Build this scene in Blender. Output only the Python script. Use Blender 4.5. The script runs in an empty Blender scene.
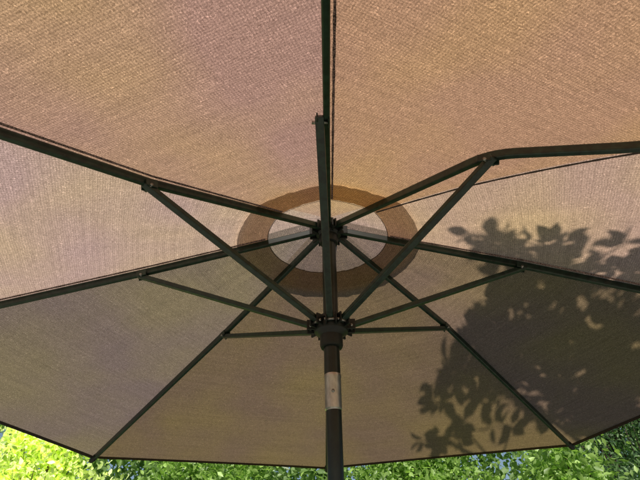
import bpy, bmesh, math
import numpy as np
from mathutils import Vector, Matrix
rng=np.random.default_rng(7)
D=bpy.data; scn=bpy.context.scene; col=scn.collection
HUB=2.35

# ---------------- helpers
def link(o,parent=None):
    col.objects.link(o)
    if parent: o.parent=parent
    return o
def empty(name,loc=(0,0,0)):
    o=D.objects.new(name,None); o.location=loc; return link(o)
def mesh_obj(name,verts,faces,mat=None,parent=None,smooth=False):
    me=D.meshes.new(name); me.from_pydata([tuple(map(float,v)) for v in verts],[],[tuple(int(i) for i in f) for f in faces]); me.update()
    if mat: me.materials.append(mat)
    if smooth:
        me.polygons.foreach_set('use_smooth',[True]*len(me.polygons))
    o=D.objects.new(name,me); return link(o,parent)
def tube_geo(pts,rad,n=12,cap=True):
    pts=[np.array(p,float) for p in pts]; V=[];F=[]
    ref=np.array([0.31,0.95,0.07])
    for i,p in enumerate(pts):
        a=pts[max(i-1,0)]; b=pts[min(i+1,len(pts)-1)]
        t=(b-a)/np.linalg.norm(b-a)
        u=ref-t*(ref@t)
        if np.linalg.norm(u)<1e-3: u=np.array([1.,0,0])-t*t[0]
        u/=np.linalg.norm(u); w=np.cross(t,u); ref=u
        for k in range(n):
            an=2*math.pi*k/n
            V.append(p+rad[i]*(u*math.cos(an)+w*math.sin(an)))
    for i in range(len(pts)-1):
        for k in range(n):
            F.append((i*n+k,i*n+(k+1)%n,(i+1)*n+(k+1)%n,(i+1)*n+k))
    if cap:
        F.append(tuple(range(n))[::-1]); F.append(tuple((len(pts)-1)*n+k for k in range(n)))
    return V,F
def tube(name,pts,rad,mat,parent=None,n=16,smooth=True):
    V,F=tube_geo(pts,rad,n); o=mesh_obj(name,V,F,mat,parent,smooth)
    return o
def lathe(name,prof,mat,parent,n=40,axis=(0,0)):
    V=[];F=[]
    for r,z in prof:
        for k in range(n):
            a=2*math.pi*k/n; V.append((axis[0]+r*math.cos(a),axis[1]+r*math.sin(a),z))
    for i in range(len(prof)-1):
        for k in range(n):
            F.append((i*n+k,i*n+(k+1)%n,(i+1)*n+(k+1)%n,(i+1)*n+k))
    F.append(tuple(range(n))[::-1]); F.append(tuple((len(prof)-1)*n+k for k in range(n)))
    o=mesh_obj(name,V,F,mat,parent,True)
    o.modifiers.new('es','EDGE_SPLIT').split_angle=math.radians(35)
    return o
def bar(name,pts,w,h,mat,parent,upref=(0,0,1),bev=.0025):
    pts=[np.array(p,float) for p in pts];V=[];F=[]
    for i,p in enumerate(pts):
        a=pts[max(i-1,0)]; b=pts[min(i+1,len(pts)-1)]
        t=(b-a)/np.linalg.norm(b-a); s=np.cross(t,np.array(upref,float)); s/=np.linalg.norm(s); u=np.cross(s,t)
        for sx,su in ((-1,-1),(1,-1),(1,1),(-1,1)):
            V.append(p+s*sx*w/2+u*su*h/2)
    for i in range(len(pts)-1):
        for k in range(4):
            F.append((i*4+k,i*4+(k+1)%4,(i+1)*4+(k+1)%4,(i+1)*4+k))
    n=len(pts)-1
    F.append((3,2,1,0)); F.append((n*4,n*4+1,n*4+2,n*4+3))
    o=mesh_obj(name,V,F,mat,parent)
    if bev:
        m=o.modifiers.new('b','BEVEL'); m.width=bev; m.segments=2; m.limit_method='ANGLE'
    return o

# ---------------- materials
def newmat(name):
    m=D.materials.new(name); m.use_nodes=True; nt=m.node_tree; nt.nodes.clear()
    out=nt.nodes.new('ShaderNodeOutputMaterial'); return m,nt,out
def N(nt,t,**kw):
    n=nt.nodes.new(t)
    for k,v in kw.items():
        if k in n.inputs.keys(): n.inputs[k].default_value=v
        else: setattr(n,k,v)
    return n
def ramp(nt,stops):
    n=nt.nodes.new('ShaderNodeValToRGB'); e=n.color_ramp.elements
    while len(e)<len(stops): e.new(.5)
    for i,(p,c) in enumerate(stops): e[i].position=p; e[i].color=(*c,1)
    return n
def mixc(nt,fac,a,b,mode='MIX'):
    n=nt.nodes.new('ShaderNodeMix'); n.data_type='RGBA'; n.blend_type=mode
    L=nt.links
    for idx,val in ((0,fac),(6,a),(7,b)):
        if isinstance(val,bpy.types.NodeSocket): L.new(val,n.inputs[idx])
        else: n.inputs[idx].default_value=val if idx==0 else (*val,1)
    return n.outputs[2]
def fabric(name,tr,df,clear=.05):
    m,nt,out=newmat(name); L=nt.links
    uv=nt.nodes.new('ShaderNodeUVMap'); uv.uv_map='uv'
    n1=N(nt,'ShaderNodeTexNoise',Scale=2.6,Detail=2.0); geo=nt.nodes.new('ShaderNodeTexCoord'); L.new(geo.outputs['Object'],n1.inputs['Vector'])
    r1=ramp(nt,[(.36,(.96,.89,1.0)),(.64,(1.09,1.07,.84))]); L.new(n1.outputs['Fac'],r1.inputs['Fac'])
    # crinkle mottling of the woven cloth, with thin spots that let more sun through
    mp=nt.nodes.new('ShaderNodeMapping'); mp.inputs['Scale'].default_value=(1,.85,1); L.new(uv.outputs['UV'],mp.inputs['Vector'])
    n2=N(nt,'ShaderNodeTexNoise',Scale=235.0,Detail=2.0,Roughness=.55,Distortion=2.6); L.new(mp.outputs[0],n2.inputs['Vector'])
    r2=ramp(nt,[(.34,(.66,.64,.62)),(.48,(.92,.92,.91)),(.60,(1.20,1.20,1.19)),(.74,(2.1,2.1,2.1))]); L.new(n2.outputs['Fac'],r2.inputs['Fac'])
    # warp and weft
    col_=None
    for dr,sc in (('X',62.0),('Y',62.0)):
        wv=N(nt,'ShaderNodeTexWave',Scale=sc,Distortion=3.0,Detail=1.5); wv.inputs['Detail Scale'].default_value=.8
        wv.bands_direction=dr; L.new(uv.outputs['UV'],wv.inputs['Vector'])
        rw=ramp(nt,[(0,(.89,.89,.89)),(1,(1.11,1.11,1.11))]); L.new(wv.outputs['Fac'],rw.inputs['Fac'])
        col_=rw.outputs[0] if col_ is None else mixc(nt,1.0,col_,rw.outputs[0],'MULTIPLY')
    # weft streaks
    mp2=nt.nodes.new('ShaderNodeMapping'); mp2.inputs['Scale'].default_value=(2.5,130,1); L.new(uv.outputs['UV'],mp2.inputs['Vector'])
    n3=N(nt,'ShaderNodeTexNoise',Scale=1.0,Detail=3.0); L.new(mp2.outputs[0],n3.inputs['Vector'])
    r3=ramp(nt,[(.3,(.91,.91,.91)),(.7,(1.09,1.09,1.09))]); L.new(n3.outputs['Fac'],r3.inputs['Fac'])
    light_tone=nt.nodes.new('ShaderNodeAttribute'); light_tone.attribute_name='light_tone'
    c=mixc(nt,1.0,r1.outputs[0],r2.outputs[0],'MULTIPLY'); c=mixc(nt,1.0,c,col_,'MULTIPLY'); c=mixc(nt,1.0,c,r3.outputs[0],'MULTIPLY'); c=mixc(nt,1.0,c,light_tone.outputs['Color'],'MULTIPLY')
    ct=mixc(nt,1.0,c,tr,'MULTIPLY'); cd=mixc(nt,1.0,c,df,'MULTIPLY')
    bp=N(nt,'ShaderNodeBump',Strength=.3,Distance=.002); L.new(n2.outputs['Fac'],bp.inputs['Height'])
    T=nt.nodes.new('ShaderNodeBsdfTranslucent'); L.new(ct,T.inputs[0]); L.new(bp.outputs[0],T.inputs['Normal'])
    B=nt.nodes.new('ShaderNodeBsdfDiffuse'); L.new(cd,B.inputs[0]); L.new(bp.outputs[0],B.inputs['Normal'])
    a1=nt.nodes.new('ShaderNodeAddShader'); L.new(T.outputs[0],a1.inputs[0]); L.new(B.outputs[0],a1.inputs[1])
    if clear>0:
        P=nt.nodes.new('ShaderNodeBsdfTransparent')
        mx=nt.nodes.new('ShaderNodeMixShader'); mx.inputs[0].default_value=clear
        L.new(a1.outputs[0],mx.inputs[1]); L.new(P.outputs[0],mx.inputs[2]); L.new(mx.outputs[0],out.inputs[0])
    else: L.new(a1.outputs[0],out.inputs[0])
    return m
def principled(name,base,rough=.5,metal=0.,var=.15,scale=30,bump=.0,spec=.5,second=None,lo=.38,hi=.62,stretch=(1,1,1)):
    m,nt,out=newmat(name); L=nt.links
    b=nt.nodes.new('ShaderNodeBsdfPrincipled'); b.inputs['Roughness'].default_value=rough; b.inputs['Metallic'].default_value=metal
    b.inputs['Specular IOR Level'].default_value=spec
    tc=nt.nodes.new('ShaderNodeTexCoord'); mp=nt.nodes.new('ShaderNodeMapping'); mp.inputs['Scale'].default_value=stretch; L.new(tc.outputs['Object'],mp.inputs[0])
    n=N(nt,'ShaderNodeTexNoise',Scale=float(scale),Detail=5.0,Roughness=.6); L.new(mp.outputs[0],n.inputs['Vector'])
    c0=tuple(max(0,x*(1-var)) for x in base); c1=second or tuple(x*(1+var) for x in base)
    r=ramp(nt,[(lo,c0),(hi,c1)]); L.new(n.outputs['Fac'],r.inputs['Fac']); L.new(r.outputs[0],b.inputs['Base Color'])
    if bump:
        bp=N(nt,'ShaderNodeBump',Strength=bump,Distance=.004); L.new(n.outputs['Fac'],bp.inputs['Height']); L.new(bp.outputs[0],b.inputs['Normal'])
    L.new(b.outputs[0],out.inputs[0]); return m
def leafmat(name,dk,lt,tr):
    m,nt,out=newmat(name); L=nt.links
    at=nt.nodes.new('ShaderNodeAttribute'); at.attribute_name='rnd'
    r=ramp(nt,[(0,dk),(1,lt)]); L.new(at.outputs['Fac'],r.inputs['Fac'])
    t=mixc(nt,1.0,r.outputs[0],tr,'MULTIPLY')
    B=N(nt,'ShaderNodeBsdfPrincipled'); B.inputs['Roughness'].default_value=.45; L.new(r.outputs[0],B.inputs['Base Color'])
    T=nt.nodes.new('ShaderNodeBsdfTranslucent'); L.new(t,T.inputs[0])
    a=nt.nodes.new('ShaderNodeAddShader'); L.new(B.outputs[0],a.inputs[0]); L.new(T.outputs[0],a.inputs[1]); L.new(a.outputs[0],out.inputs[0]); return m

M_fab=fabric('canopy_fabric',(.272,.175,.115),(.115,.086,.060),.0)
M_cap=fabric('vent_cap_fabric',(.31,.215,.155),(.115,.083,.060),.06)
M_hem=fabric('hem_fabric',(.035,.026,.02),(.06,.045,.035),.0)
M_seam=principled('seam_webbing',(.05,.03,.026),.8,var=.4,scale=420,second=(.46,.30,.26),lo=.43,hi=.60)  # pale speckle painted in for sunlight coming through the stitch holes
M_seamd=principled('seam_thread',(.05,.035,.03),.8,var=.4,scale=500,second=(.12,.08,.07))
M_green=principled('green_black_enamel',(.010,.027,.017),.36,var=.45,scale=70,spec=.6)
M_pole=principled('pole_enamel',(.007,.014,.010),.3,var=.3,scale=40,spec=.5)
M_steel=principled('worn_steel_sleeve',(.36,.33,.30),.34,metal=1.,var=.1,scale=70,bump=.03,second=(.60,.58,.56),lo=.30,hi=.60,stretch=(1,1,.35))
M_plast=principled('black_plastic',(.009,.012,.010),.45,var=.2,scale=50)
M_rivet=principled('zinc_rivet',(.35,.34,.32),.4,metal=1.,var=.2,scale=200)
M_bark=principled('bark',(.07,.05,.035),.9,var=.45,scale=25,bump=.8)
M_conc=principled('concrete_base',(.28,.27,.25),.9,var=.2,scale=40,bump=.3)
M_lf_shade=leafmat('tree_leaf',(.03,.065,.012),(.06,.12,.025),(.8,1.1,.5))
M_lf_hedge=leafmat('hedge_leaf',(.06,.11,.02),(.27,.38,.10),(1.1,1.25,.7))
M_lf_lime=leafmat('lime_leaf',(.15,.21,.05),(.78,.80,.46),(1.3,1.3,.8))
M_lf_dark=leafmat('yew_leaf',(.018,.045,.016),(.12,.20,.07),(.7,1.0,.5))
M_lf_far=leafmat('far_leaf',(.05,.10,.02),(.16,.24,.07),(1.1,1.25,.7))

# ---------------- umbrella (z relative to hub)
umb=empty('patio_umbrella',(0,0,HUB))
R0=1.35
J={'A':(0.0,-.494,-.136),'B':(.296,-.42,-.167),'C':(.498,-.005,-.133),'D':(.371,.341,-.129),'E':(-.006,.496,-.134),'F':(-.337,.356,-.135),'G':(-.49,.003,-.129),'H':(-.359,-.345,-.141)}
E={'A':(0.0,-.736,-.21),'C':(.806,.036,-.191),'G':(-.852,.023,-.206),'H':(-.527,-.538,-.21)}
T={'D':(.948,.954,-.364),'F':(-.952,.962,-.382),'E':(-.021,1.349,-.359)}
for k in E:
    a=np.array(J[k]);b=np.array(E[k]); d=b-a; s=0
    while np.hypot(*(a+d*s)[:2])<R0: s+=.002
    T[k]=tuple(a+d*s)
az=math.radians(-36); T['B']=(R0*math.cos(az),R0*math.sin(az),-.372)
keys='ABCDEFGH'
def rounded(P,w=.12,m=6):
    P=[np.array(p,float) for p in P]; out=[P[0]]
    for i in range(1,len(P)-1):
        a=P[i]+(P[i-1]-P[i])*min(.45,w/np.linalg.norm(P[i-1]-P[i])); c=P[i]+(P[i+1]-P[i])*min(.45,w/np.linalg.norm(P[i+1]-P[i]))
        for t in np.linspace(0,1,m): out.append(a*(1-t)**2+2*P[i]*t*(1-t)+c*t*t)
    return out+[P[-1]]
def ribpts(k):
    if k=='B': return rounded([(.025,-.03,-.006),(.300,-.426,-.166),(.535,-.490,-.224),(T['B'][0],T['B'][1],-.376)],.045)
    j=np.array(J[k]);t=np.array(T[k]); d=j[:2]/np.hypot(*j[:2])
    return [np.array([.035*d[0]+.004,.035*d[1],-.006]),j,t]
def seam(k,r):
    if k=='B':
        rs=[0,.4,.72,1.35]; aa=[-44,-42,-38,-36]; zz=[0,-.108,-.195,-.365]
        a=math.radians(np.interp(r,rs,aa)); z=np.interp(r,rs,zz) if r<=R0 else zz[-1]-(r-R0)*.27
        return np.array([r*math.cos(a),r*math.sin(a),z])
    P=[np.zeros(3),np.array(J[k]),np.array(T[k])]
    rr=[0,np.hypot(*P[1][:2]),np.hypot(*P[2][:2])]
    if r>rr[2]:
        d=(P[2]-P[1])/(rr[2]-rr[1]); return P[2]+d*(r-rr[2])
    return np.array([np.interp(r,rr,[p[i] for p in P]) for i in range(3)])
OFF=.013
# uneven light painted into the gore colours: side gores brighter, far ones darker
light_tones={'AB':(1.0,.97,.84),'BC':(1.28,1.42,1.60),'CD':(.66,.75,.72),'DE':(.62,.70,.60),'EF':(.62,.70,.62),'FG':(.62,.77,.90),'GH':(1.20,1.38,1.66),'HA':(.92,.92,1.00)}
def canopy(name,r0,r1,nr,off,rnd_in,rnd_out,mat,lift=lambda r:0.0,nu=26,wr=.0012,usetone=True):
    V=[];F=[];UV=[];TN=[]
    for i in range(8):
        a,b=keys[i],keys[(i+1)%8]; base=len(V); ph=rng.random(6)*6.28
        rows=[r0+(r1-r0)*q/nr for q in range(nr+1)]
        for q,r in enumerate(rows):
            A=seam(a,r);Bp=seam(b,r); w=np.linalg.norm(A-Bp)
            s=(r-rows[0])/(rows[-1]-rows[0]); rd=rnd_in+(rnd_out-rnd_in)*min(1,s*2.5)
            for c in range(nu+1):
                u=c/nu; P=A*(1-u)+Bp*u
                rho=np.hypot(P[0],P[1]); k=1+(r/rho-1)*rd; P=P*k
                e=4*u*(1-u)
                edge=max(0,(r-1.0)/.35)**2
                P=P*(1-.012*e*edge)
                wz=wr*(math.sin(14*u*math.pi+ph[0]+3*r)*.5*e+math.sin(r*31+ph[1]+u*5)*.5+math.sin((u-.5)*22+r*17+ph[2])*.6)*e
                sd=min(u,1-u)*w
                wz+=.0011*math.exp(-sd/.035)*math.sin(r*150+ph[3])*(r>.2)*min(1,sd/.01)
                P=P+[0,0,off+lift(r)-.006*e*min(1,r)+wz]
                V.append(P); UV.append(((u-.5)*w+i*3.3,r))
                tn=np.array(light_tones[a+b]); TN.append(tn if usetone else np.array([1,.97,.93])*.3+tn*.65)
        for q in range(len(rows)-1):
            for c in range(nu):
                j=base+q*(nu+1)+c; F.append((j,j+1,j+nu+2,j+nu+1))
    o=mesh_obj(name,V,F,mat,umb,True); me=o.data
    uvl=me.uv_layers.new(name='uv'); li=np.zeros(len(me.loops),int); me.loops.foreach_get('vertex_index',li)
    uvl.data.foreach_set('uv',np.array(UV)[li].ravel())
    at=me.attributes.new('light_tone','FLOAT_COLOR','POINT'); at.data.foreach_set('color',np.hstack([np.array(TN),np.ones((len(TN),1))]).ravel())
    return o
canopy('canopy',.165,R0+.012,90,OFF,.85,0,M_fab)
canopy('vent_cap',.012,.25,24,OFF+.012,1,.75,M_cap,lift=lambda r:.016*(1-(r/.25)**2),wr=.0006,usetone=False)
canopy('edge_hem',R0-.006,R0+.014,2,OFF-.0025,0,0,M_hem,wr=0)
canopy('vent_hem',.1635,.1655,1,OFF-.002,.85,.85,M_hem,wr=0)
for k in keys:
    V=[];F=[]; n=160
    side={'A':.012,'B':.0,'C':-.012,'D':0,'E':0,'F':0,'G':.012,'H':.014}[k]
    hw={'A':.0022,'B':.0028}.get(k,.0032)
    for i in range(n+1):
        r=.17+(R0-.17)*i/n; p=seam(k,r); q=seam(k,r+.01); d=(q-p)/np.linalg.norm(q-p); s=np.cross(d,[0,0,1]); s/=np.linalg.norm(s)
        wv=.0003*math.sin(i*.9)
        for sg in (-1,1): V.append(p+s*(sg*(hw+wv)+side*-1)+[0,0,OFF-.005])
    for i in range(n): F.append((2*i,2*i+1,2*i+3,2*i+2))
    mesh_obj('seam_tape_'+k.lower(),V,F,M_seamd if k=='B' else M_seam,umb,True)
for k in keys:
    P=ribpts(k); bar('rib_'+k.lower(),P,.012,.018,M_green,umb)
    t=P[-1]; d=(P[-1]-P[-2]); d/=np.linalg.norm(d)
    tube('rib_tip_'+k.lower(),[t-d*.03,t+d*.004,t+d*.014],[.0105,.0105,.006],M_plast,umb,n=12)
    j=np.array(J[k]); dj=np.array([j[0],j[1],0])/np.hypot(j[0],j[1])
    r0=np.array([.004,.002,-.297])+dj*.036
    side=np.cross(dj,[0,0,1])
    offs=side*(.012 if k=='A' else 0)
    e=j+np.array([0,0,-.012])+offs
    v=(e-r0)/np.linalg.norm(e-r0); e2=e+v*.012
    bar('strut_'+k.lower(),[r0+offs*.3,e2],.016,.012,M_green,umb)
    rd=(np.array(T[k])-j) if k!='B' else np.array([.5,-.2,-.13]); rd/=np.linalg.norm(rd)
    for sg in (-1,1):
        bar('bracket_%s_%d'%(k.lower(),(sg+1)//2),[j-rd*.013+side*sg*.0105+[0,0,-.007]+offs*.5,j+rd*.013+side*sg*.0105+[0,0,-.007]+offs*.5],.003,.016,M_green,umb,bev=.001)
    tube('rivet_'+k.lower(),[e-side*.0140,e+side*.0140],[.0032,.0032],M_rivet,umb,n=12)
lathe('top_hub',[(.014,-.050),(.024,-.048),(.026,-.040),(.026,-.024),(.034,-.020),(.036,-.014),(.036,.004),(.030,.010),(.012,.012)],M_plast,umb,axis=(.003,0))
lathe('runner_hub',[(.0185,-.352),(.025,-.351),(.027,-.346),(.027,-.322),(.030,-.318),(.040,-.312),(.042,-.306),(.042,-.298),(.034,-.292),(.030,-.284),(.030,-.272),(.0215,-.270)],M_plast,umb,axis=(.003,.001))
for i,k in enumerate(keys):
    j=np.array(J[k]); d=np.array([j[0],j[1],0])/np.hypot(j[0],j[1]); s=np.cross(d,[0,0,1])
    for sg in (-1,1):
        for nm,zc,r1 in (('hub_lug',-.010,.052),('runner_lug',-.296,.058)):
            c=np.array([.003,0,zc])+s*sg*.0115
            bar('%s_%s_%d'%(nm,k.lower(),(sg+1)//2),[c+d*.024,c+d*r1],.004,.026,M_plast,umb,bev=.0012)
    c=np.array([.003,0,-.300])+d*.049
    tube('runner_pin_'+k.lower(),[c-s*.016,c+s*.016],[.003,.003],M_rivet,umb,n=10)
lathe('upper_pole',[(.0185,-.42),(.0185,.012)],M_pole,umb,axis=(.003,0))
lathe('steel_sleeve',[(.0165,-.496),(.0182,-.494),(.0185,-.491),(.0185,-.425),(.0193,-.4225),(.0193,-.418),(.0187,-.416)],M_steel,umb,axis=(.0035,0))
lathe('lower_pole',[(.0168,-HUB+.04),(.0168,-.490)],M_pole,umb,axis=(.004,0))
tube('sleeve_button',[(.0035,-.017,-.458),(.0035,-.0205,-.458)],[.004,.0035],M_rivet,umb,n=12)
lathe('finial',[(.010,.03),(.022,.045),(.026,.06),(.016,.075),(.02,.09),(.012,.12),(.002,.13)],M_plast,umb,n=24,axis=(.003,0))
lathe('crank_housing',[(.02,-1.28),(.032,-1.27),(.034,-1.25),(.034,-1.15),(.030,-1.13),(.02,-1.12)],M_plast,umb,n=24)
tube('crank_arm',[(.03,0,-1.2),(.07,0,-1.2),(.08,0,-1.22),(.085,0,-1.29),(.09,0,-1.30),(.15,0,-1.30)],[.008,.007,.007,.006,.009,.011],M_plast,umb)
lathe('weighted_foot',[(.27,-HUB+.002),(.275,-HUB+.03),(.25,-HUB+.06),(.08,-HUB+.09),(.035,-HUB+.12),(.03,-HUB+.38),(.02,-HUB+.385)],M_conc,umb,n=48)

# ---------------- leaves
def leaves(name,C,size,mat,parent=None,up=.4,aspect=.5,dirs=None):
    C=np.asarray(C); n=len(C)
    d=rng.standard_normal((n,3)) if dirs is None else dirs+.35*rng.standard_normal((n,3))
    d/=np.linalg.norm(d,axis=1)[:,None]
    nn=rng.standard_normal((n,3))*.7+[0,0,up]; s=np.cross(d,nn); s/=np.linalg.norm(s,axis=1)[:,None]; nn=np.cross(s,d)
    L=(size*(.65+.7*rng.random(n)))[:,None]; W=L*aspect*.5
    fold=.25*W
    p=[C, C+d*L*.35+s*W+nn*fold, C+d*L*.7+s*W*.75+nn*fold, C+d*L-nn*L*.08, C+d*L*.7-s*W*.75+nn*fold, C+d*L*.35-s*W+nn*fold, C+d*L*.5]
    V=np.stack(p,1).reshape(-1,3)
    base=(np.arange(n)*7)[:,None]
    tri=np.array([[0,1,6],[1,2,6],[2,3,6],[3,4,6],[4,5,6],[5,0,6]])
    F=(base[:,:,None]+tri[None]).reshape(-1,3)
    me=D.meshes.new(name); me.vertices.add(len(V)); me.vertices.foreach_set('co',V.ravel())
    me.loops.add(F.size); me.loops.foreach_set('vertex_index',F.ravel()); me.polygons.add(len(F))
    me.polygons.foreach_set('loop_start',np.arange(0,F.size,3)); me.polygons.foreach_set('loop_total',np.full(len(F),3)); me.update(calc_edges=True)
    at=me.attributes.new('rnd','FLOAT','POINT'); at.data.foreach_set('value',np.repeat(np.clip(rng.normal(.45,.28,n),0,1),7))
    me.materials.append(mat)
    return link(D.objects.new(name,me),parent)

# ---------------- sun
SUN_EL,SUN_AZ=41,-93
S=np.array([math.cos(math.radians(SUN_EL))*math.cos(math.radians(SUN_AZ)),math.cos(math.radians(SUN_EL))*math.sin(math.radians(SUN_AZ)),math.sin(math.radians(SUN_EL))])

# ---------------- shade tree to the right, its boughs reach over the umbrella
tree=empty('shade_tree',(0,0,0))
poly=[(.33,-.09),(.39,-.16),(.46,-.06),(.50,-.12),(.56,-.15),(.60,-.10),(.64,-.13),(.70,-.15),(.80,-.2),(1.0,-.3),(1.7,-.5),(2.6,-.6),(3.4,.2),(3.4,2.6),(1.6,2.2),(1.02,1.3),(.98,.90),(.92,.86),(.80,.90),(.66,.90),(.58,.96),(.50,1.0),(.40,1.05),(.36,.95),(.38,.82),(.35,.72),(.36,.60),(.40,.50),(.41,.40),(.46,.30),(.47,.18),(.47,.06),(.42,.00)]
def inside(x,y):
    c=False
    for i in range(len(poly)):
        x1,y1=poly[i];x2,y2=poly[i-1]
        if (y1>y)!=(y2>y) and x<(x2-x1)*(y-y1)/(y2-y1)+x1: c=not c
    return c
holes=[(.50,.90,.05),(.62,.93,.06),(.76,.91,.06),(.44,.0,.03),(.53,-.03,.03),(.59,-.06,.02),(.66,-.055,.035),(.47,.80,.04),(.58,.80,.05),(.72,.82,.05),(.47,.62,.03),(.86,.86,.05),(.60,.06,.03)]
cent=[]
def addc(x,y,t): cent.append(np.array([x,y,HUB-.2705*np.hypot(x,y)])+S*t)
while len(cent)<480:
    x=rng.uniform(.3,1.15);y=rng.uniform(-.4,1.4)
    core=min(1,max(0,(x-.38)/.12))*(y<.80)
    if rng.random()<.55+.45*core and inside(x,y) and all((x-a)**2+(y-b)**2>c*c for a,b,c in holes): addc(x,y,rng.uniform(1.1,1.8))
while len(cent)<880:
    x=rng.uniform(1.1,3.4);y=rng.uniform(-.6,2.6)
    if inside(x,y): addc(x,y,rng.uniform(1.2,3.2))
cent=np.array(cent)
LC=[];LD=[]
for c in cent:
    for q in range(rng.integers(4,8)):
        dd=rng.standard_normal(3); dd-=S*(dd@S)*.6; dd/=np.linalg.norm(dd)
        LC.append(c+dd*.006); LD.append(dd)
leaves('crown',LC,.052,M_lf_shade,tree,up=.5,aspect=.62,dirs=np.array(LD))
tr=[(3.3,-.6,0),(3.25,-.62,1.2),(3.1,-.7,2.3),(2.8,-.8,3.2),(2.5,-.9,4.0),(2.2,-1.0,4.7)]
V=[];F=[]
def addt(p,r,n=8):
    v,f=tube_geo(p,r,n); b=len(V); V.extend(v); F.extend([tuple(i+b for i in q) for q in f])
addt(tr,[.16,.13,.11,.08,.05,.02],14)
limbs=[]
for q in range(16):
    ti=rng.integers(2,5); s=np.array(tr[ti])+rng.normal(0,.05,3); g=cent[rng.integers(len(cent))]
    mid=(s+g)/2+[0,0,.12]; addt([s,mid,g],[.035,.02,.006]); limbs+= [s*(1-w)*(1-w)+2*mid*w*(1-w)+g*w*w for w in np.linspace(.2,1,8)]
limbs=np.array(limbs)
for c in cent[::2]:
    k=np.argmin(((limbs-c)**2).sum(1)); a=limbs[k]
    if np.linalg.norm(a-c)>.02: addt([a,(a+c)/2+rng.normal(0,.015,3),c],[.006,.004,.002],5)
mesh_obj('trunk_and_boughs',V,F,M_bark,tree,True)

# ---------------- background planting
def bush(name,cx,cy,rx,ry,h,z0,nclump,per,size,mat,aspect=.5,sp=.16,shape=1.0,stems=7):
    o=empty(name,(cx,cy,0)); C=[];cl=[]
    for q in range(nclump):
        a=rng.uniform(0,2*math.pi); u=rng.random()**.45
        zz=rng.random(); prof=max(.12,(1-zz**(2.2*shape)))**.6
        c=np.array([rx*u*math.cos(a)*prof,ry*u*math.sin(a)*prof,z0+(h-z0)*zz*rng.uniform(.88,1.07)]); cl.append(c)
        C.append(c+rng.normal(0,1,(per,3))*[sp,sp,sp*.75]*rng.uniform(.6,1.3))
    leaves('foliage',np.vstack(C),size,mat,o,up=.5,aspect=aspect)
    global V,F
    V=[];F=[]
    for q in range(stems):
        c=cl[rng.integers(len(cl))]; b=np.array([rng.normal(0,.12),rng.normal(0,.1),0]); addt([b,(b+c)/2+[0,0,.15],c],[.035,.022,.008],7)
    for c in cl[::4]:
        addt([c*[.5,.5,.8],c],[.008,.003],4)
    mesh_obj('stems',V,F,M_bark,o,True); return o
bush('lime_green_shrub',-3.6,5.2,1.5,.9,3.35,.3,300,55,.075,M_lf_lime)
bush('lime_green_shrub',-5.9,6.4,1.5,.9,3.9,.3,300,50,.085,M_lf_lime)
bush('garden_shrub',-1.3,4.6,1.6,.8,2.95,.2,400,60,.065,M_lf_hedge,sp=.12)
bush('garden_shrub',.9,4.7,1.6,.8,2.95,.2,400,60,.065,M_lf_hedge,sp=.12)
bush('dark_evergreen_shrub',3.0,4.0,1.3,.9,3.7,.2,520,70,.055,M_lf_dark,aspect=.3,sp=.13)
bush('garden_shrub',1.9,3.2,.8,.6,2.40,.2,240,60,.06,M_lf_hedge,sp=.12)
bush('dark_evergreen_shrub',4.9,4.9,1.2,.9,4.0,.2,320,60,.06,M_lf_dark,aspect=.3,sp=.15)
bt=empty('distant_trees'); C=[]
for q in range(1500):
    x=rng.uniform(-9,15); top=5.6+1.0*math.sin(x*.7)+.5*math.sin(x*1.9)
    C.append(np.array([x,12+rng.normal(0,.9),rng.uniform(.8,top)])+rng.normal(0,.3,(26,3)))
leaves('foliage',np.vstack(C),.22,M_lf_far,bt)
V=[];F=[]
for x in np.arange(-8.5,15,2.4): addt([(x,12,0),(x+.1,12,2.5),(x,12.1,4.6)],[.16,.12,.04],8)
mesh_obj('trunks',V,F,M_bark,bt,True)

# ---------------- ground
def ground_mat():
    m,nt,out=newmat('lawn'); L=nt.links; b=nt.nodes.new('ShaderNodeBsdfPrincipled'); b.inputs['Roughness'].default_value=.9
    tc=nt.nodes.new('ShaderNodeTexCoord'); n=N(nt,'ShaderNodeTexNoise',Scale=40.0,Detail=8.0); L.new(tc.outputs['Object'],n.inputs['Vector'])
    r=ramp(nt,[(.3,(.03,.06,.015)),(.7,(.09,.15,.04))]); L.new(n.outputs['Fac'],r.inputs['Fac']); L.new(r.outputs[0],b.inputs['Base Color'])
    bp=N(nt,'ShaderNodeBump',Strength=.8,Distance=.03); L.new(n.outputs['Fac'],bp.inputs['Height']); L.new(bp.outputs[0],b.inputs['Normal'])
    L.new(b.outputs[0],out.inputs[0]); return m
mesh_obj('ground',[(-400,-400,-.03),(400,-400,-.03),(400,400,-.03),(-400,400,-.03)],[(0,1,2,3)],ground_mat())
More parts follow.
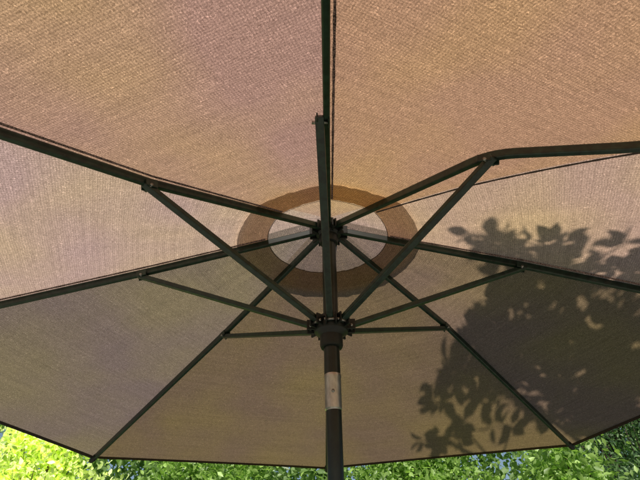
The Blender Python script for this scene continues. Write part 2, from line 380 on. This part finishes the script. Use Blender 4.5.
def paver_mat():
    m,nt,out=newmat('pavers'); L=nt.links; b=nt.nodes.new('ShaderNodeBsdfPrincipled'); b.inputs['Roughness'].default_value=.85
    tc=nt.nodes.new('ShaderNodeTexCoord'); br=nt.nodes.new('ShaderNodeTexBrick'); br.inputs['Scale'].default_value=1.6; br.inputs['Mortar Size'].default_value=.012
    br.inputs['Color1'].default_value=(.30,.27,.22,1); br.inputs['Color2'].default_value=(.36,.32,.26,1); br.inputs['Mortar'].default_value=(.12,.11,.09,1)
    L.new(tc.outputs['Object'],br.inputs['Vector']); L.new(br.outputs[0],b.inputs['Base Color']); L.new(b.outputs[0],out.inputs[0]); return m
v=[(x,y,z) for z in (-.02,.0) for x,y in ((-4,-5),(4,-5),(4,2.4),(-4,2.4))]
mesh_obj('patio',v,[(0,3,2,1),(4,5,6,7),(0,1,5,4),(1,2,6,5),(2,3,7,6),(3,0,4,7)],paver_mat())  # unseen paving, added to bounce fill light up under the canopy

# ---------------- light
w=D.worlds.new('World'); scn.world=w; w.use_nodes=True; nt=w.node_tree; bg=nt.nodes['Background']
sky=nt.nodes.new('ShaderNodeTexSky'); sky.sky_type='NISHITA'; sky.sun_disc=False
sky.sun_elevation=math.radians(SUN_EL); sky.sun_rotation=math.atan2(S[0],S[1])
nt.links.new(sky.outputs[0],bg.inputs[0]); bg.inputs[1].default_value=.075
sl=D.lights.new('sun','SUN'); sl.energy=5.0; sl.angle=math.radians(.55); sl.color=(1,.95,.87)
so=link(D.objects.new('sun',sl)); so.rotation_euler=Vector(S).to_track_quat('Z','Y').to_euler(); so.location=(0,-6,8)

# ---------------- camera
yaw,pitch,roll=-.0136,.6445,-.013
cy,sy=math.cos(yaw),math.sin(yaw)
f=Vector((sy*math.cos(pitch),cy*math.cos(pitch),math.sin(pitch))); r=Vector((cy,-sy,0)); u=r.cross(f)
rr=r*math.cos(roll)+u*math.sin(roll); uu=rr.cross(f)
cd=D.cameras.new('camera'); cd.sensor_width=36; cd.lens=36*465.1/640; cd.clip_start=.02; cd.clip_end=1500
co=link(D.objects.new('camera',cd))
co.matrix_world=Matrix((( rr.x,uu.x,-f.x,-.0071),(rr.y,uu.y,-f.y,-1.0222),(rr.z,uu.z,-f.z,HUB-.8029),(0,0,0,1)))
scn.camera=co
scn.view_settings.view_transform='Standard'; scn.view_settings.look='None'; scn.view_settings.exposure=0
